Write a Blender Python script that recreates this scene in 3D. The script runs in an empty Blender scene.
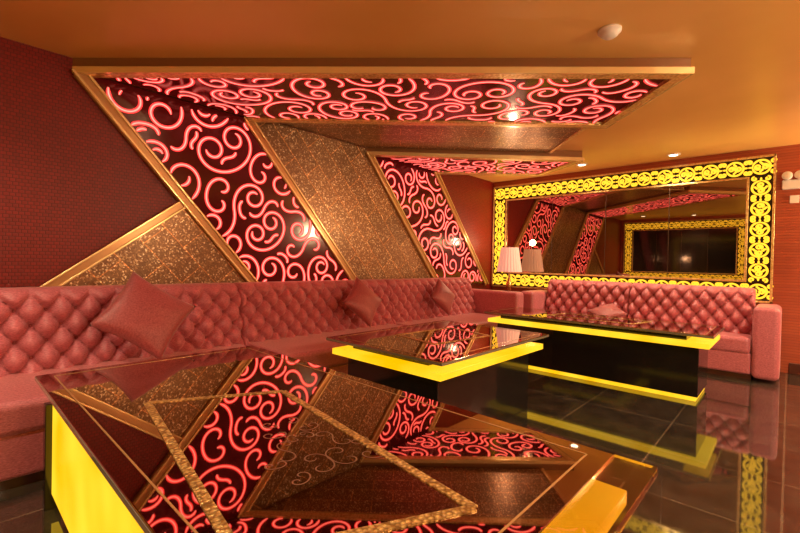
import bpy, bmesh, math, random
import numpy as np
from mathutils import Vector, Matrix
S=0.82
H=1.35; CEIL=2.98; WY=4.4; WX=7.5; LX=-1.3; FY=-2.4
scene=bpy.context.scene
scene.view_settings.view_transform='Standard'
scene.view_settings.look='None'

# ---------------- materials ----------------
def newmat(name):
    m=bpy.data.materials.new(name); m.use_nodes=True
    nt=m.node_tree; b=nt.nodes['Principled BSDF']; return m,nt,b
def pm(name,col,rough=0.5,metal=0.0,emit=None,es=0.0,spec=None,coat=0.0):
    m,nt,b=newmat(name)
    b.inputs['Base Color'].default_value=(*col,1); b.inputs['Roughness'].default_value=rough
    b.inputs['Metallic'].default_value=metal
    if spec is not None: b.inputs['Specular IOR Level'].default_value=spec
    if coat: b.inputs['Coat Weight'].default_value=coat; b.inputs['Coat Roughness'].default_value=0.05
    if emit: b.inputs['Emission Color'].default_value=(*emit,1); b.inputs['Emission Strength'].default_value=es
    return m
def nd(nt,t,**kw):
    n=nt.nodes.new(t)
    for k,v in kw.items():
        if k in n.inputs: n.inputs[k].default_value=v
        else: setattr(n,k,v)
    return n
def ramp(nt,fac,stops):
    r=nt.nodes.new('ShaderNodeValToRGB'); cr=r.color_ramp
    cr.elements[0].position=stops[0][0]; cr.elements[0].color=(*stops[0][1],1)
    cr.elements[1].position=stops[-1][0]; cr.elements[1].color=(*stops[-1][1],1)
    for p,c in stops[1:-1]:
        e=cr.elements.new(p); e.color=(*c,1)
    nt.links.new(fac,r.inputs['Fac']); return r.outputs['Color']
def bump(nt,b,h,st=0.3,dist=0.01):
    n=nd(nt,'ShaderNodeBump',Strength=st,Distance=dist); nt.links.new(h,n.inputs['Height']); nt.links.new(n.outputs[0],b.inputs['Normal'])
def coords(nt,rot=(0,0,0),scale=(1,1,1)):
    tc=nt.nodes.new('ShaderNodeTexCoord'); mp=nt.nodes.new('ShaderNodeMapping')
    mp.inputs['Rotation'].default_value=rot; mp.inputs['Scale'].default_value=scale
    nt.links.new(tc.outputs['Object'],mp.inputs['Vector']); return mp.outputs[0]

def m_wallpaper(name,c1,c2,rot):
    m,nt,b=newmat(name); co=coords(nt,rot)
    br=nd(nt,'ShaderNodeTexBrick',offset=0.5,Scale=1.0); br.inputs['Brick Width'].default_value=0.036; br.inputs['Row Height'].default_value=0.028
    br.inputs['Mortar Size'].default_value=0.005; br.inputs['Mortar Smooth'].default_value=0.8
    br.inputs['Color1'].default_value=(*c1,1); br.inputs['Color2'].default_value=(*c2,1); br.inputs['Mortar'].default_value=(c2[0]*.6,c2[1]*.6,c2[2]*.6,1)
    nt.links.new(co,br.inputs['Vector'])
    nt.links.new(br.outputs['Color'],b.inputs['Base Color']); b.inputs['Roughness'].default_value=0.4
    inv=nd(nt,'ShaderNodeMath',operation='SUBTRACT'); inv.inputs[0].default_value=1; nt.links.new(br.outputs['Fac'],inv.inputs[1])
    bump(nt,b,inv.outputs[0],0.35,0.008); return m
M_wallA=m_wallpaper('wallpaper_red',(.25,.008,.005),(.19,.007,.004),(math.radians(-90),0,0))
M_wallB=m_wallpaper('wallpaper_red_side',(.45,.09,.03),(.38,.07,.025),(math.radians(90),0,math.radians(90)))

def m_ceiling():
    m,nt,b=newmat('ceiling_amber_paint'); co=coords(nt)
    n=nd(nt,'ShaderNodeTexNoise',Scale=0.7,Detail=3.0); nt.links.new(co,n.inputs['Vector'])
    c=ramp(nt,n.outputs['Fac'],[(0.3,(.68,.38,.10)),(0.7,(.84,.51,.16))]); nt.links.new(c,b.inputs['Base Color'])
    b.inputs['Roughness'].default_value=0.32; return m
M_ceil=m_ceiling()
def m_floor():
    m,nt,b=newmat('floor_tile_dark'); co=coords(nt)
    br=nd(nt,'ShaderNodeTexBrick',offset=0.0,Scale=1.0); br.inputs['Brick Width'].default_value=0.72; br.inputs['Row Height'].default_value=0.72
    br.inputs['Mortar Size'].default_value=0.006; br.inputs['Color1'].default_value=(.030,.024,.019,1); br.inputs['Color2'].default_value=(.045,.036,.028,1); br.inputs['Mortar'].default_value=(.13,.10,.07,1)
    nt.links.new(co,br.inputs['Vector'])
    n=nd(nt,'ShaderNodeTexNoise',Scale=6.0,Detail=8.0); nt.links.new(co,n.inputs['Vector'])
    c=ramp(nt,n.outputs['Fac'],[(0.35,(.6,.6,.6)),(0.7,(1.3,1.25,1.2))])
    mx=nd(nt,'ShaderNodeMix',data_type='RGBA',blend_type='MULTIPLY'); mx.inputs[0].default_value=1
    nt.links.new(br.outputs['Color'],mx.inputs[6]); nt.links.new(c,mx.inputs[7]); nt.links.new(mx.outputs[2],b.inputs['Base Color'])
    b.inputs['Roughness'].default_value=0.045; b.inputs['IOR'].default_value=2.4
    b2=nd(nt,'ShaderNodeBump',Strength=.04,Distance=.003); nt.links.new(n.outputs['Fac'],b2.inputs['Height']); nt.links.new(b2.outputs[0],b.inputs['Normal'])
    return m
M_floor=m_floor()
def m_mosaic(name,rot):
    m,nt,b=newmat(name); co=coords(nt,rot)
    v=nd(nt,'ShaderNodeTexVoronoi',Scale=85.0); nt.links.new(co,v.inputs['Vector'])
    sp=nd(nt,'ShaderNodeSeparateColor'); nt.links.new(v.outputs['Color'],sp.inputs[0])
    c=ramp(nt,sp.outputs[0],[(0.0,(.18,.095,.044)),(0.72,(.29,.16,.072)),(0.90,(.56,.35,.16)),(1.0,(1,.9,.6))])
    br=nd(nt,'ShaderNodeTexBrick',offset=0.5,Scale=1.0); br.inputs['Brick Width'].default_value=0.5; br.inputs['Row Height'].default_value=0.24
    br.inputs['Mortar Size'].default_value=0.005; br.inputs['Color1'].default_value=(.8,.8,.8,1); br.inputs['Color2'].default_value=(1.15,1.15,1.15,1); br.inputs['Mortar'].default_value=(2.1,1.8,1.4,1)
    nt.links.new(co,br.inputs['Vector'])
    mx=nd(nt,'ShaderNodeMix',data_type='RGBA',blend_type='MULTIPLY'); mx.inputs[0].default_value=1
    nt.links.new(c,mx.inputs[6]); nt.links.new(br.outputs['Color'],mx.inputs[7]); nt.links.new(mx.outputs[2],b.inputs['Base Color'])
    b.inputs['Metallic'].default_value=0.4; b.inputs['Roughness'].default_value=0.3
    bump(nt,b,sp.outputs[1],0.3,0.004); return m
M_mosW=m_mosaic('mosaic_tile_wall',(math.radians(-90),0,math.radians(48)))
M_mosC=m_mosaic('mosaic_tile_ceiling',(0,0,math.radians(47)))
def m_gold():
    m,nt,b=newmat('gold_ornate_trim'); co=coords(nt)
    v=nd(nt,'ShaderNodeTexVoronoi',Scale=48.0,feature='SMOOTH_F1'); nt.links.new(co,v.inputs['Vector'])
    c=ramp(nt,v.outputs['Distance'],[(0.1,(1,.76,.32)),(0.7,(.62,.38,.12))]); nt.links.new(c,b.inputs['Base Color'])
    b.inputs['Metallic'].default_value=0.5; b.inputs['Roughness'].default_value=0.28; bump(nt,b,v.outputs['Distance'],0.5,0.01); return m
M_gold=m_gold()
def m_inlay():
    m,nt,b=newmat('gold_rope_inlay'); co=coords(nt)
    v=nd(nt,'ShaderNodeTexVoronoi',Scale=75.0); nt.links.new(co,v.inputs['Vector'])
    c=ramp(nt,v.outputs['Distance'],[(0.1,(.95,.66,.24)),(0.7,(.30,.16,.04))]); nt.links.new(c,b.inputs['Base Color'])
    b.inputs['Metallic'].default_value=0.5; b.inputs['Roughness'].default_value=0.3; bump(nt,b,v.outputs['Distance'],0.6,0.01); return m
M_inlay=m_inlay()
M_bronze=pm('bronze_trim',(.48,.28,.11),0.28,0.4)
M_fascia=pm('soffit_fascia_brown',(.26,.12,.045),0.3,0.2)
M_polgold=pm('polished_gold',(1,.78,.36),0.22,0.5)
M_black=pm('backlit_dark_red_glass',(.05,.004,.004),0.12,0.0,(1,.03,.02),.03,spec=0.45)
M_blackgloss=pm('black_gloss',(.012,.010,.010),0.08,0.0,spec=0.8)
M_mirror=pm('tinted_mirror',(.44,.34,.26),0.01,1.0)
M_seam=pm('mirror_seam',(.05,.03,.02),0.3)
M_tabletop=pm('dark_mirror_glass',(.42,.31,.24),0.02,1.0)
M_glassedge=pm('glass_edge',(.30,.27,.2),0.1,0.3)
def m_clear():
    m,nt,b=newmat('clear_brown_glass'); b.inputs['Base Color'].default_value=(.62,.42,.25,1); b.inputs['Transmission Weight'].default_value=1
    b.inputs['Roughness'].default_value=0.0; b.inputs['IOR'].default_value=1.45; return m
M_clear=m_clear()
def m_yellow():
    m,nt,b=newmat('yellow_light_acrylic'); co=coords(nt)
    n=nd(nt,'ShaderNodeTexNoise',Scale=2.5,Detail=1.0); nt.links.new(co,n.inputs['Vector'])
    c=ramp(nt,n.outputs['Fac'],[(0.3,(.85,.42,.0)),(0.7,(1,.62,.03))]); nt.links.new(c,b.inputs['Emission Color'])
    b.inputs['Emission Strength'].default_value=1.35; b.inputs['Base Color'].default_value=(.25,.12,.01,1); b.inputs['Roughness'].default_value=.2; return m
M_yellow=m_yellow()
M_yel2=pm('yellow_scroll_light',(.3,.2,.01),0.3,0.0,(1,.56,.03),1.5)
M_engrave=pm('engraved_scroll',(.36,.22,.13),0.3,0.7)
M_white=pm('white_plastic',(.85,.82,.76),0.4)
M_bulb=pm('lamp_glow',(1,.9,.7),0.4,0,(1,.85,.6),7)
M_brass=pm('brass',(.7,.45,.16),0.25,0.9)
M_shade=pm('lampshade_fabric',(.85,.62,.55),0.8,0,(1,.55,.4),0.4)
M_wood=pm('dark_wood',(.07,.02,.012),0.3,coat=0.3)
def m_swirl():
    m,nt,b=newmat('red_led_scroll')
    a=nd(nt,'ShaderNodeAttribute',attribute_name='core')
    c=ramp(nt,a.outputs['Fac'],[(0.0,(.60,.006,.008)),(0.35,(1,.035,.035)),(0.75,(1,.14,.11)),(1.0,(1,.42,.32))])
    nt.links.new(c,b.inputs['Emission Color']); b.inputs['Emission Strength'].default_value=2.1
    b.inputs['Base Color'].default_value=(.3,.02,.02,1); return m
M_swirl=m_swirl()
def m_fabric():
    m,nt,b=newmat('rose_upholstery')
    n=nd(nt,'ShaderNodeTexNoise',Scale=60.0,Detail=4.0)
    mp=coords(nt,scale=(1,1,3.5)); nt.links.new(mp,n.inputs['Vector'])
    c=ramp(nt,n.outputs['Fac'],[(0.3,(.37,.075,.10)),(0.7,(.66,.195,.235))]); nt.links.new(c,b.inputs['Base Color'])
    b.inputs['Roughness'].default_value=0.36; b.inputs['Sheen Weight'].default_value=0.35; b.inputs['Sheen Tint'].default_value=(1,.7,.7,1)
    bump(nt,b,n.outputs['Fac'],0.5,0.008); return m
M_fab=m_fabric()
def m_pillow():
    m,nt,b=newmat('pillow_fabric'); co=coords(nt)
    n=nd(nt,'ShaderNodeTexNoise',Scale=90.0,Detail=3.0); nt.links.new(co,n.inputs['Vector'])
    c=ramp(nt,n.outputs['Fac'],[(0.3,(.25,.035,.045)),(0.7,(.42,.09,.10))]); nt.links.new(c,b.inputs['Base Color'])
    b.inputs['Roughness'].default_value=0.45; b.inputs['Sheen Weight'].default_value=0.3; bump(nt,b,n.outputs['Fac'],0.3,0.005); return m
M_pil=m_pillow()

# ---------------- helpers ----------------
def group(name,c=(0,0,0)):
    e=bpy.data.objects.new(name,None); e.location=c; e.empty_display_size=0.1
    scene.collection.objects.link(e); return e
def attach(o,p):
    if p is not None:
        o.parent=p; o.matrix_parent_inverse=Matrix.Translation(-Vector(p.location))
def mkobj(name,verts,faces,mats,par=None,smooth=False,mi=None,recalc=True):
    me=bpy.data.meshes.new(name); me.from_pydata([tuple(v) for v in verts],[],faces); me.update()
    if recalc:
        bm=bmesh.new(); bm.from_mesh(me); bmesh.ops.recalc_face_normals(bm,faces=bm.faces); bm.to_mesh(me); bm.free()
    if not isinstance(mats,(list,tuple)): mats=[mats]
    for m in mats: me.materials.append(m)
    if mi is not None: me.polygons.foreach_set('material_index',mi)
    if smooth: me.polygons.foreach_set('use_smooth',[True]*len(me.polygons))
    o=bpy.data.objects.new(name,me); scene.collection.objects.link(o); attach(o,par); return o
def bev(o,w,seg=3,smooth=True):
    m=o.modifiers.new('bevel','BEVEL'); m.width=w; m.segments=seg; m.limit_method='ANGLE'; m.angle_limit=math.radians(35)
    if smooth:
        o.data.polygons.foreach_set('use_smooth',[True]*len(o.data.polygons))
        w2=o.modifiers.new('wn','WEIGHTED_NORMAL')
BF=[(0,1,2,3),(7,6,5,4),(0,4,5,1),(1,5,6,2),(2,6,7,3),(3,7,4,0)]
def box(name,x0,x1,y0,y1,z0,z1,mat,par=None,bw=0,seg=3):
    v=[(x0,y0,z0),(x1,y0,z0),(x1,y1,z0),(x0,y1,z0),(x0,y0,z1),(x1,y0,z1),(x1,y1,z1),(x0,y1,z1)]
    o=mkobj(name,v,BF,mat,par)
    if bw: bev(o,bw,seg)
    return o
def prism(name,a,bq,mat,par=None):
    n=len(a); v=list(a)+list(bq); f=[tuple(range(n)),tuple(range(2*n-1,n-1,-1))]+[(i,(i+1)%n,n+(i+1)%n,n+i) for i in range(n)]
    return mkobj(name,v,f,mat,par)
def beam(name,p,q,w,h,nrm,mat,par=None,bw=0.006):
    p=Vector(p);q=Vector(q);n=Vector(nrm).normalized(); d=(q-p).normalized(); s=d.cross(n).normalized()
    a=[p+s*w/2,p-s*w/2,p-s*w/2+n*h,p+s*w/2+n*h]; b=[x+(q-p) for x in a]
    o=prism(name,a,b,mat,par)
    if bw: bev(o,bw,2)
    return o
def lathe(name,prof,c,mat,par=None,seg=32,axis='Z',pleat=0):
    v=[];f=[]
    for k,(r,z) in enumerate(prof):
        for i in range(seg):
            t=2*math.pi*i/seg; rr=r*(1+(pleat if i%2 else 0))
            a,b,cc=rr*math.cos(t),rr*math.sin(t),z
            if axis=='X': a,b,cc=-z,rr*math.cos(t),rr*math.sin(t)
            if axis=='Y': a,b,cc=rr*math.cos(t),z,rr*math.sin(t)
            v.append((c[0]+a,c[1]+b,c[2]+cc))
    for k in range(len(prof)-1):
        for i in range(seg):
            j=(i+1)%seg; f.append((k*seg+i,k*seg+j,(k+1)*seg+j,(k+1)*seg+i))
    f.append(tuple(range(seg))); f.append(tuple((len(prof)-1)*seg+i for i in range(seg)))
    return mkobj(name,v,f,mat,par,smooth=(pleat==0))
def ribbons(name,lines,width,mapf,mat,par,clip=None,z0=0.0):
    V=[];F=[];C=[]
    for li,L in enumerate(lines):
        L=np.asarray(L); segs=[];cur=[]
        ok=[True]*len(L) if clip is None else [clip(p) for p in L]
        for p,k in zip(L,ok):
            if k: cur.append(p)
            else:
                if len(cur)>3: segs.append(np.array(cur))
                cur=[]
        if len(cur)>3: segs.append(np.array(cur))
        off=z0+0.0004*(li%12)
        for sg in segs:
            d=np.gradient(sg,axis=0); d/= (np.linalg.norm(d,axis=1)[:,None]+1e-9); n=np.stack([-d[:,1],d[:,0]],1)
            m=len(sg); base=len(V)
            for i in range(m):
                t=min(i,m-1-i)/5.0; w=width/2*min(1,0.45+t)
                for s,c in ((-1,0),(0,1),(1,0)):
                    q=sg[i]+n[i]*w*s; V.append(mapf(q[0],q[1],off)); C.append(c)
            for i in range(m-1):
                b=base+3*i; F.append((b,b+1,b+4,b+3)); F.append((b+1,b+2,b+5,b+4))
    o=mkobj(name,V,F,mat,par,recalc=False)
    at=o.data.attributes.new('core','FLOAT','POINT'); at.data.foreach_set('value',[float(c) for c in C])
    return o
def scroll(L,k0,k1,turns,S_,n=90,sg=1):
    s=np.linspace(-1,1,n); shape=k0+k1*np.abs(s)**1.4
    tot=np.sum(shape)/n*L/2; k=shape*(turns*2*math.pi/tot)*(np.sign(s) if S_ else 1)*sg
    ds=L/(n-1); th=np.cumsum(k)*ds; th-=th[n//2]
    p=np.stack([np.cumsum(np.cos(th)),np.cumsum(np.sin(th))],1)*ds; return p-p.mean(0)
def pack(bb,inside,seed,gap,area):
    rnd=random.Random(seed); out=[]
    G={}
    cs=gap
    def clash(q):
        for x,y in q:
            i,j=int(x//cs),int(y//cs)
            for a in (-1,0,1):
                for b in (-1,0,1):
                    for (u,v) in G.get((i+a,j+b),()):
                        if (u-x)**2+(v-y)**2<gap*gap: return True
        return False
    x0,x1,y0,y1=bb
    for Lc,tr in ((2.1,700),(1.8,1300),(1.5,1900),(1.2,2600),(.9,3400),(.65,3600),(.45,3200),(.32,3000),(.22,2200)):
        for t in range(int(tr*area/3)):
            L=Lc*rnd.uniform(.9,1.1)
            cx=rnd.uniform(x0,x1); cy=rnd.uniform(y0,y1)
            if not inside((cx,cy)): continue
            turns=min(1.45,max(.25,L*.9))*rnd.uniform(.85,1.05)
            p=scroll(L,.35,1.6,turns,rnd.random()<.6,sg=rnd.choice((-1,1)),n=int(30+L*50))
            a=rnd.uniform(0,2*math.pi); c,s=math.cos(a),math.sin(a); p=p@np.array([[c,s],[-s,c]])+np.array([cx,cy])
            q=p[::2].tolist()
            if clash(q): continue
            for x,y in q: G.setdefault((int(x//cs),int(y//cs)),[]).append((x,y))
            out.append(p)
    return out
def inpoly(poly,m):
    P=[np.array(p,float) for p in poly]; c=sum(P)/len(P); E=[]
    for i in range(len(P)):
        a=P[i];b=P[(i+1)%len(P)]; d=(b-a)/np.linalg.norm(b-a); n=np.array([-d[1],d[0]])
        if np.dot(c-a,n)<0:n=-n
        E.append((a[0],a[1],n[0],n[1]))
    return lambda p: all((p[0]-a)*c_+(p[1]-b)*d_>m for a,b,c_,d_ in E)
def bbox(poly):
    xs=[p[0] for p in poly];ys=[p[1] for p in poly]; return (min(xs),max(xs),min(ys),max(ys))
def barea(poly):
    b=bbox(poly); return (b[1]-b[0])*(b[3]-b[2])
def light(kind,name,loc,power,col,par,**kw):
    l=bpy.data.lights.new(name,kind); l.energy=power; l.color=col
    for k,v in kw.items(): setattr(l,k,v)
    o=bpy.data.objects.new(name,l); o.location=loc; scene.collection.objects.link(o); attach(o,par); return o

# ---------------- room shell ----------------
T=0.15
box('floor',LX-T,WX+T,FY-T,WY+T,-T,0,M_floor)
box('ceiling',LX-T,WX+T,FY-T,WY+T,CEIL,CEIL+T,M_ceil)
box('wall_back',LX-T,WX+T,WY,WY+T,0,CEIL,M_wallA)
box('wall_right',WX,WX+T,FY,WY,0,CEIL,M_wallB)
box('wall_left',LX-T,LX,FY,WY,0,CEIL,M_wallB)
box('wall_front',LX-T,WX+T,FY-T,FY,0,CEIL,M_wallA)
box('baseboard_right',WX-0.025,WX,FY,-0.02,0,0.14,M_wood,bw=0.005)
box('baseboard_front',LX,WX-0.03,FY,FY+0.025,0,0.14,M_wood,bw=0.005)

# ---------------- diagonal light bands ----------------
SL=0.88; ZT=2.87; ZB=0.95; GAP=.046; SW=.038
def xw(x,z): return x+(ZT-z)*SL
def wallband(name,xa,xb,seed):
    g=group(name,((xa+xb)/2,WY,2))
    poly=[(xw(xa,ZB),ZB),(xw(xb,ZB),ZB),(xb,ZT),(xa,ZT)]
    prism('mirror_panel',[(x,WY-0.002,z) for x,z in poly],[(x,WY-0.035,z) for x,z in poly],M_black,g)
    ins=inpoly(poly,0.055); L=pack(bbox(poly),inpoly(poly,-0.12),seed,GAP,barea(poly))
    ribbons('red_scroll_lights',L,SW,lambda u,v,o:(u,WY-0.038-o,v),M_swirl,g,ins)
    for i,(a,b) in enumerate(((xa,ZB),(xb,ZB))):
        beam('bronze_frame_%d'%(i+1),(xw(a,ZB),WY-0.002,ZB),(a,WY-0.002,ZT),0.11,0.05,(0,-1,0),M_bronze,g,0.006)
        for j,o in enumerate((-.05,.05)):
            beam('gold_lip_%d_%d'%(i+1,j+1),(xw(a+o,ZB),WY-0.05,ZB),(a+o,WY-0.05,ZT),0.022,0.016,(0,-1,0),M_polgold,g,0.005)
def soffit(name,poly,zb,seed,fw=0.06):
    g=group(name,(poly[0][0],poly[0][1],zb))
    prism('soffit_box',[(x,y,zb) for x,y in poly],[(x,y,CEIL) for x,y in poly],M_fascia,g)
    c=np.mean(np.array(poly),0)
    pin=[tuple(np.array(p)+(c-np.array(p))*0.05) for p in poly]
    prism('mirror_panel',[(x,y,zb-0.012) for x,y in pin],[(x,y,zb) for x,y in pin],M_black,g)
    L=pack(bbox(poly),inpoly(poly,-0.12),seed,GAP,barea(poly))
    ribbons('red_scroll_lights',L,SW,lambda u,v,o:(u,v,zb-0.015-o),M_swirl,g,inpoly(poly,0.10))
    n=len(poly)
    for i in range(n):
        a=np.array(poly[i]);b=np.array(poly[(i+1)%n])
        if a[1]>WY-.05 and b[1]>WY-.05: continue
        d=(b-a)/np.linalg.norm(b-a); nn=np.array([-d[1],d[0]]); 
        if np.dot(c-a,nn)<0: nn=-nn
        a2=a+nn*0.045;b2=b+nn*0.045
        beam('gold_frame_%d'%(i+1),(a2[0],a2[1],zb+.002),(b2[0],b2[1],zb+.002),0.085,0.03+.0015*i,(0,0,-1),M_gold,g,0)
        ea=.018 if a[1]<WY-.05 else -.01; eb=.018 if b[1]<WY-.05 else -.01
        a2=a-nn*0.008-d*ea;b2=b-nn*0.008+d*eb
        beam('fascia_lip_%d'%(i+1),(a2[0],a2[1],zb+.022),(b2[0],b2[1],zb+.022),0.02,0.050+.0015*i,(0,0,-1),M_polgold,g,0)
wallband('wall_light_panel',0.76,2.24,3)
wallband('wall_light_panel',4.03,5.54,5)
soffit('ceiling_light_soffit',[(0.72,WY-.003),(3.93,0.60),(4.88,1.50),(2.27,WY-.003)],2.88,11)
soffit('ceiling_light_soffit',[(4.0,WY-.003),(6.15,2.2),(6.75,3.1),(5.58,WY-.003)],2.86,13)
g=group('mosaic_wall_panel',(4,WY,2))
poly=[(xw(2.29,ZB),ZB),(xw(3.98,ZB),ZB),(3.98,ZT+.05),(2.29,ZT+.05)]
prism('mosaic_tiles',[(x,WY-0.002,z) for x,z in poly],[(x,WY-0.02,z) for x,z in poly],M_mosW,g)
g=group('mosaic_ceiling_panel',(4,3,CEIL))
poly=[(2.30,WY-.003),(4.80,1.60),(5.75,2.5),(3.97,WY-.003)]
prism('mosaic_tiles',[(x,y,2.93) for x,y in poly],[(x,y,CEIL-.001) for x,y in poly],M_mosC,g)
beam('gold_edge',(4.80,1.60,2.932),(5.75,2.5,2.932),0.05,0.02,(0,0,-1),M_gold,g)
g=group('mosaic_triangle_panel',(1.5,WY,1.4))
tri=[(0.40,0.95),(2.40,0.95),(1.60,1.85)]
prism('mosaic_tiles',[(x,WY-0.002,z) for x,z in tri],[(x,WY-0.02,z) for x,z in tri],M_mosW,g)
beam('bronze_frame',(0.38,WY-.002,0.93),(1.62,WY-.002,1.89),0.08,0.04,(0,-1,0),M_bronze,g,0.006)
for j,o in enumerate((-.035,.035)):
    beam('gold_lip_%d'%(j+1),(0.38-o*.62,WY-.04,0.93+o*.78),(1.62-o*.62,WY-.04,1.89+o*.78),0.018,0.014,(0,-1,0),M_polgold,g,0.004)

# ---------------- mirror wall with yellow scroll frame ----------------
def ringmotif(cx,cy,R,flip,horiz):
    out=[]
    def P(al,ac):
        return np.stack([cx+al,cy+ac],1) if horiz else np.stack([cx+ac,cy+al],1)
    t=np.linspace(0,2*math.pi,40); out.append(P(R*np.cos(t),R*np.sin(t)))
    for sg in (-1,1):
        a=np.linspace(0,3.0*math.pi,40); r=R*(0.06+0.36*a/(3.0*math.pi))
        out.append(P(sg*(R*.40+r*np.cos(a*flip+.6)),sg*(r*np.sin(a*flip+.6))))
        tt=np.linspace(-1,1,16); out.append(P(sg*(R*.10)*np.cos(tt)*0+R*.12*np.sin(tt*3),sg*R*(.55+.25*tt)))
    for e in (-1,1):
        for sd in (-1,1):
            a=np.linspace(0,2.1*math.pi,26); r=R*(.34-.045*a)
            out.append(P(e*(R*1.33+r*np.cos(a)),sd*(R*.72+r*np.sin(a))))
        tt=np.linspace(0,1,8); out.append(P(e*R*(1.0+.5*tt),0*tt))
    return out
def mirrorwall(name,xf,sgn,y0,y1,mglass,z0=0.90,z1=2.88):
    g=group(name,(xf,(y0+y1)/2,2)); BW=0.30
    X=lambda d: xf+sgn*d
    def bx(n,d0,d1,ya,yb,za,zb,m,bw=0):
        a,b=sorted((X(d0),X(d1))); return box(n,a,b,ya,yb,za,zb,m,g,bw)
    bx('mirror_glass',0.002,0.02,y0+BW,y1-BW,z0+BW,z1-BW,mglass)
    for i,(a,b,c,d) in enumerate(((y0,y1,z1-BW,z1),(y0,y1,z0,z0+BW),(y0,y0+BW,z0+BW,z1-BW),(y1-BW,y1,z0+BW,z1-BW))):
        bx('black_border_%d'%(i+1),0.002,0.03,a,b,c,d,M_blackgloss)
    e=0.028
    for i,(a,b,c,d) in enumerate(((y0,y1,z1-e,z1),(y0,y1,z0,z0+e),(y0,y0+e,z0,z1),(y1-e,y1,z0,z1),
        (y0+BW-e,y1-BW+e,z1-BW,z1-BW+e),(y0+BW-e,y1-BW+e,z0+BW-e,z0+BW),(y0+BW-e,y0+BW,z0+BW,z1-BW),(y1-BW,y1-BW+e,z0+BW,z1-BW))):
        bx('gold_frame_%d'%(i+1),0.03,0.05,a,b,c,d,M_gold,0.004)
    w=(y1-y0-2*BW)
    for i in range(1,4):
        y=y0+BW+w*i/4; bx('seam_%d'%i,0.02,0.022,y-.004,y+.004,z0+BW,z1-BW,M_seam)
    L=[]; R=0.092
    n=int((y1-y0-.3)/0.27)
    for i in range(n+1):
        y=y0+.15+(y1-y0-.3)*i/n
        for z in (z0+.15,z1-.15): L+=ringmotif(y,z,R,1 if i%2 else -1,True)
    n=int((z1-z0-.3)/0.27)
    for i in range(1,n):
        z=z0+.15+(z1-z0-.3)*i/n
        for y in (y0+.15,y1-.15): L+=ringmotif(y,z,R,1 if i%2 else -1,False)
    ribbons('yellow_scroll_lights',L,0.026,lambda u,v,o:(X(0.033+o),u,v),M_yel2,g)
mirrorwall('wall_mirror',WX,-1,0.16,4.38,M_mirror)
mirrorwall('wall_mirror',LX,1,0.9,4.3,M_blackgloss)

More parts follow.
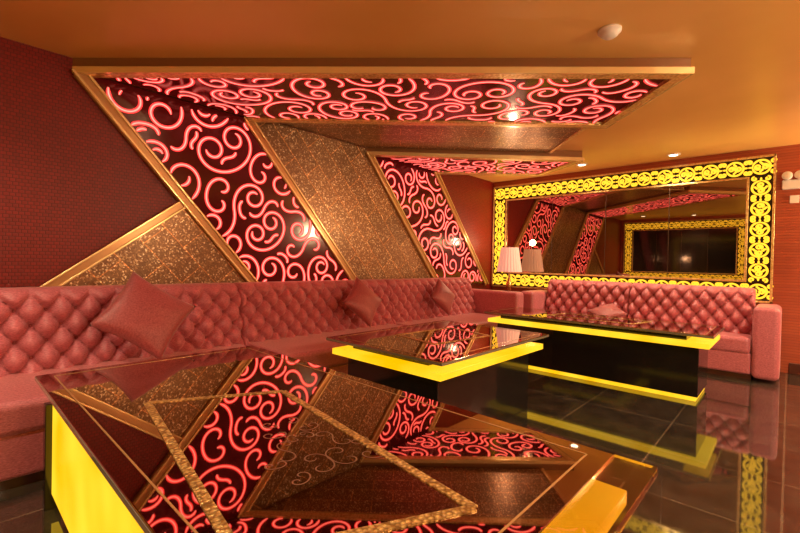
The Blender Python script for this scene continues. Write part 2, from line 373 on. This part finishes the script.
# ---------------- sofas ----------------
def rbox(name,mapf,u0,u1,v0,v1,z0,z1,mat,par,bw,seg=4):
    c=[(u0,v0,z0),(u1,v0,z0),(u1,v1,z0),(u0,v1,z0),(u0,v0,z1),(u1,v0,z1),(u1,v1,z1),(u0,v1,z1)]
    o=mkobj(name,[mapf(*p) for p in c],BF,mat,par); 
    if bw: bev(o,bw,seg)
    return o
def sofa(name,mapf,mods,D,arm0,arm1,bt=1.10):
    u0=mods[0];u1=mods[-1]; c=mapf((u0+u1)/2,D/2,0); g=group(name,c)
    rbox('plinth',mapf,u0,u1,0.05,D-.06,0.0,0.06,M_wood,g,0)
    rbox('base',mapf,u0,u1,0.03,D-.02,0.06,0.33,M_fab,g,0.03)
    prof=[(.02,.45),(.02,1.02),(.05,bt-.02),(.10,bt),(.20,bt),(.25,bt-.015),(.285,bt-.05)]
    nf=52; vb,zb_=.40,.46; vt,zt=.285,bt-.05
    for k in range(1,nf+1):
        t=k/nf; prof.append((vt+(vb-vt)*t,zt+(zb_-zt)*t))
    a,b=.178,.225
    BV=[];BFc=[]
    for mi in range(len(mods)-1):
        m0,m1=mods[mi]+.004,mods[mi+1]-.004; n=int((m1-m0)/.0115)
        V=[];F=[]; np_=len(prof)
        for i in range(n+1):
            u=m0+(m1-m0)*i/n; ed=min(u-m0,m1-u)
            seam=-0.03*max(0,1-ed/.035)**2
            for k,(v,z) in enumerate(prof):
                dv=0;dz=0
                if k>=3:
                    w=bt-.05-z if k>=6 else 0.0
                    s=min(1,max(0,(k-6)/6+.35)) if k>=6 else .3
                    fb=min(1,max(0,(z-zb_)/.03))
                    p=(u-m0)/a+w/b; q=(u-m0)/a-w/b
                    h=(abs(math.sin(math.pi*p))*abs(math.sin(math.pi*q)))
                    dp=abs(p-round(p));dq=abs(q-round(q)); bd=math.exp(-(dp*dp+dq*dq)/.02)
                    dv=(.085*(h**.5-.5)-.04*bd)*s*fb
                if k in (2,3,4,5): dz=seam
                V.append(mapf(u,v+dv+(seam if k>3 else 0),z+dz))
        for i in range(n):
            for k in range(np_-1):
                b0=i*np_+k; F.append((b0,b0+1,b0+np_+1,b0+np_))
        F.append(tuple(range(np_))); F.append(tuple(n*np_+k for k in range(np_)))
        mkobj('tufted_back_%d'%(mi+1),V,F,M_fab,g,True)
        for pi in range(-12,40):
            for qi in range(-12,40):
                u=a*(pi+qi)/2; w=b*(pi-qi)/2
                if u<.03 or u>m1-m0-.03 or w<.02 or w>bt-.05-zb_-.03: continue
                z=bt-.05-w; t=(zt-z)/(zt-zb_); v=vt+(vb-vt)*t-.064
                cc=Vector(mapf(m0+u,v,z)); base=len(BV)
                nn=(Vector(mapf(0,1,0))-Vector(mapf(0,0,0)))
                uu=(Vector(mapf(1,0,0))-Vector(mapf(0,0,0)))
                for rr,hh in ((.015,0),(.013,.007),(.006,.011)):
                    for j in range(8):
                        an=j*math.pi/4; BV.append(cc+uu*rr*math.cos(an)+Vector((0,0,rr*math.sin(an)))+nn*hh)
                for l in range(2):
                    for j in range(8):
                        j2=(j+1)%8; BFc.append((base+l*8+j,base+l*8+j2,base+(l+1)*8+j2,base+(l+1)*8+j))
                BFc.append(tuple(base+16+j for j in range(8)))
        rbox('seat_cushion_%d'%(mi+1),mapf,m0+.003,m1-.003,.30,D,.31,.51,M_fab,g,.05,5)
    mkobj('tuft_buttons',BV,BFc,M_pil,g,True)
    if arm0: rbox('arm_1',mapf,u0-.26,u0-.003,.06,D+.02,.03,.90,M_fab,g,.06,6)
    if arm1: rbox('arm_2',mapf,u1+.003,u1+.26,.06,D+.02,.03,.90,M_fab,g,.06,6)
    return g
sofa('tufted_sofa',lambda u,v,z:(u,WY-.06-v,z),[-1.2,-.1,2.03,4.17,6.22],1.14,False,True)
sofa('tufted_sofa',lambda u,v,z:(WX-.06-v,u,z),[.32,1.8,3.10],.80,True,True)

def pillow(c,size,th,tilt,zr,spin=45):
    n=22; V=[];F=[]
    for sd in (1,-1):
        for i in range(n+1):
            for j in range(n+1):
                x=-1+2*i/n;y=-1+2*j/n
                X=x*(1-.10*(1-y*y));Y=y*(1-.10*(1-x*x))
                zz=max(0,(1-x*x)*(1-y*y))**.42
                zz+=.04*math.sin(7*x+3*y)*(1-x*x)*(1-y*y)
                V.append(Vector((X*size/2,Y*size/2,sd*zz*th/2)))
    m=(n+1)**2
    for s in (0,1):
        for i in range(n):
            for j in range(n):
                a=s*m+i*(n+1)+j; F.append((a,a+1,a+n+2,a+n+1) if s else (a,a+n+1,a+n+2,a+1))
    M=Matrix.Translation(c)@Matrix.Rotation(math.radians(zr),4,'Z')@Matrix.Rotation(math.radians(tilt),4,'X')@Matrix.Rotation(math.radians(spin),4,'Z')
    V=[tuple((M@v)-Vector(c)) for v in V]
    o=mkobj('throw_pillow',V,F,M_pil,None,True,recalc=False)
    bm=bmesh.new(); bm.from_mesh(o.data); bmesh.ops.remove_doubles(bm,verts=bm.verts,dist=1e-5); bmesh.ops.recalc_face_normals(bm,faces=bm.faces); bm.to_mesh(o.data); bm.free()
    o.location=c
pillow((1.09,3.70,.89),.55,.20,62,0,52)
pillow((3.42,3.74,.865),.46,.17,66,0,45)
pillow((5.04,3.76,.845),.42,.17,68,0,45)
pillow((6.77,2.0,.655),.42,.13,24,-90,45)

# ---------------- coffee tables ----------------
def coffee(x0,x1,y0,y1,toe,inlay,floral,side=False):
    g=group('coffee_table',((x0+x1)/2,(y0+y1)/2,0)); zt=.70
    yy=y0+.13 if side else y0
    box('glass_top',x0,x1,yy,y1,zt-.028,zt,[M_tabletop],g,.004,2)
    if side: box('clear_glass_end',x0,x1,y0,yy-.001,zt-.028,zt,M_clear,g)
    box('glass_edge_band',x0-.002,x1+.002,yy+(.001 if side else -.002),y1+.002,zt-.024,zt-.006,M_glassedge,g)
    si=.07 if side else .035
    zs0,zs1=zt-.142,zt-.092
    box('light_slab',x0+si,x1-si,y0+si,y1-.035,zs0,zs1,M_yellow,g,.005,2)
    box('top_support',x0+.16,x1-.16,y0+.24,y1-.16,zs1-.003,zt-.028,M_blackgloss,g)
    if side:
        box('light_side_panel',x0+.06,x0+.09,y0+.3,y1-.10,.08,zs0,M_yellow,g)
        box('corner_post',x0+.03,x0+.10,y1-.10,y1-.04,0,zs0,M_blackgloss,g,.004,2)
    if toe:
        box('base',x0+.13,x1-.13,y0+.13,y1-.13,.045,zs0,M_blackgloss,g,.006,2)
        box('toe_light',x0+.15,x1-.15,y0+.15,y1-.15,.0,.045,M_yellow,g)
    else:
        box('base',x0+.13,x1-.13,y0+.13,y1-.13,.0,zs0,M_blackgloss,g,.006,2)
    e=.07
    for i,(a,b) in enumerate((((x0+e,yy+e),(x1-e,yy+e)),((x1-e,yy+e),(x1-e,y1-e)),((x1-e,y1-e),(x0+e,y1-e)),((x0+e,y1-e),(x0+e,yy+e)))):
        beam('edge_line_%d'%(i+1),(*a,zt-.0008),(*b,zt-.0008),.006,.002,(0,0,1),M_bronze,g,0)
    n=len(inlay)
    for i in range(n):
        a=inlay[i];b=inlay[(i+1)%n]
        beam('gold_inlay_%d'%(i+1),(*a,zt-.0008),(*b,zt-.0008),.030,.004+.0003*i,(0,0,1),M_inlay,g,0)
    if floral:
        cx,cy,ang=floral; L=[]
        for s in (-1,1):
            for (ox,oy,LL,an,S_) in ((.0,.14,.34,90,True),(.09,.28,.30,60,True),(.07,.42,.22,20,False),(.13,.08,.2,-40,False),(.03,.36,.16,110,False),(.16,.20,.18,10,False),(.05,.52,.16,70,False)):
                p=scroll(LL,.3,1.6,.9,S_,50); a=math.radians(an); R=np.array([[math.cos(a),math.sin(a)],[-math.sin(a),math.cos(a)]])
                p=p@R+np.array([ox,oy-.25]); p[:,0]*=s; L.append(p)
        a=math.radians(ang);R=np.array([[math.cos(a),math.sin(a)],[-math.sin(a),math.cos(a)]])
        L=[q@R+np.array([cx,cy]) for q in L]
        ribbons('engraved_scrolls',L,.005,lambda u,v,o:(u,v,zt+.0006+o*.1),M_engrave,g)
coffee(.34,1.58,.30,2.95,False,[(.62,2.08),(1.14,1.82),(.96,.60),(.44,.86)],(.88,1.2,-8),True)
coffee(2.21,3.87,1.65,2.87,False,[(2.75,2.56),(3.45,2.48),(3.35,1.98),(2.65,2.06)],(3.05,2.25,90))
coffee(5.02,5.95,.52,3.05,True,[(5.3,2.3),(5.7,2.2),(5.7,1.2),(5.3,1.3)],(5.5,1.75,0))

# ---------------- corner side table and lamp ----------------
g=group('side_table',(6.98,3.85,0))
box('top',6.70,7.26,3.56,4.12,.71,.75,M_wood,g,.01)
box('apron',6.74,7.22,3.60,4.08,.58,.71,M_wood,g)
for i,(x,y) in enumerate(((6.75,3.61),(7.17,3.61),(6.75,4.03),(7.17,4.03))): box('leg_%d'%(i+1),x,x+.05,y,y+.05,0,.58,M_wood,g)
g=group('table_lamp',(7.02,3.76,.75))
lathe('stem',[(.10,0),(.10,.02),(.03,.05),(.025,.10),(.05,.17),(.055,.24),(.02,.33),(.012,.45)],(7.02,3.76,.75),M_brass,g)
lathe('pleated_shade',[(.215,0),(.19,.16),(.165,.32),(.15,.44)],(7.02,3.76,1.21),M_shade,g,48,pleat=.05)
light('POINT','lamp_bulb',(7.02,3.76,1.78),25,(1,.6,.35),g,shadow_soft_size=.06)

# ---------------- ceiling fixtures ----------------
g=group('smoke_detector',(3.11,.95,CEIL))
lathe('base',[(.075,0),(.075,-.018),(.055,-.022),(.055,-.04),(.035,-.055),(.0,-.056)],(3.11,.95,CEIL),M_white,g)
def downlight(x,y,p,ang=120,z=CEIL,blend=.6):
    g=group('recessed_downlight_or_fill',(x,y,z))
    lathe('trim_ring',[(.085,0),(.085,-.008),(.06,-.012),(.056,-.004)],(x,y,z),M_white,g)
    lathe('lens',[(.05,-.004),(.05,-.013),(.02,-.015)],(x,y,z),M_bulb,g)
    light('SPOT','spot_bulb',(x,y,z-.03),p,(1,.76,.48),g,shadow_soft_size=.05,spot_size=math.radians(ang),spot_blend=blend)
for x,y,p in ((7.15,1.27,120),(6.98,2.5,110),(5.2,-.7,270),(2.4,-.9,260),(.3,-.8,200),(-.7,2.2,200),(-.3,3.5,90)):  # beyond the pair near the mirror, unseen cans added to brighten the room
    downlight(x,y,p)
def fill_sconce(x,y,z,nx,ny,p):  # out-of-view lamps shaped as sconces, added to brighten the ceiling and room
    g=group('added_fill_sconce',(x,y,z))
    if ny: box('backplate',x-.05,x+.05,y,y+.03,z-.12,z+.12,M_brass,g,.005); box('arm',x-.012,x+.012,y,y+.14,z-.06,z-.036,M_brass,g)
    else: box('backplate',x-.03,x,y-.05,y+.05,z-.12,z+.12,M_brass,g,.005); box('arm',x-.14,x,y-.012,y+.012,z-.06,z-.036,M_brass,g)
    lathe('shade',[(.05,-.1),(.075,.0),(.10,.12)],(x+nx*.14,y+ny*.14,z),M_shade,g,24)
    light('POINT','fill_sconce_bulb',(x+nx*.18,y+ny*.18,z+.22),p,(1,.72,.40),g,shadow_soft_size=.16)
fill_sconce(.6,FY,1.95,0,1,85)
fill_sconce(3.0,FY,1.95,0,1,230)
fill_sconce(WX,-1.6,1.95,-1,0,260)

# ---------------- emergency light ----------------
g=group('emergency_light',(WX,0,2.5))
box('housing',WX-.06,WX,-.12,.10,2.40,2.52,M_white,g,.012)
for i,y in enumerate((-.07,.05)):
    lathe('lamp_head_%d'%(i+1),[(.02,0),(.05,.03),(.055,.07),(.045,.075),(.0,.076)],(WX-.02,y,2.57),M_white,g,24,'X')
g=group('wall_socket',(WX,-.03,2.1)); box('plate',WX-.012,WX,-.07,.02,2.22,2.32,M_white,g,.003)

# ---------------- world, camera, scale ----------------
w=bpy.data.worlds.new('world'); scene.world=w; w.use_nodes=True
w.node_tree.nodes['Background'].inputs[0].default_value=(.5,.25,.1,1); w.node_tree.nodes['Background'].inputs[1].default_value=.15
cam=bpy.data.cameras.new('camera'); cam.lens=19.0; cam.sensor_width=36; co=bpy.data.objects.new('camera',cam); scene.collection.objects.link(co)
a=math.radians(42.7);p=math.radians(.64)
F=Vector((math.cos(a)*math.cos(p),math.sin(a)*math.cos(p),-math.sin(p)))
co.matrix_world=Matrix.Translation((0,0,H))@F.to_track_quat('-Z','Y').to_matrix().to_4x4()@Matrix.Rotation(math.radians(1.2),4,'Z')
cam.clip_start=.02
scene.camera=co
bpy.context.view_layer.update()
for o in list(scene.objects):
    if o.parent is None:
        o.location=o.location*S
        if o.type!='CAMERA': o.scale=(S,S,S)
    if o.type=='LIGHT': o.data.energy*=S*S; o.data.shadow_soft_size*=S
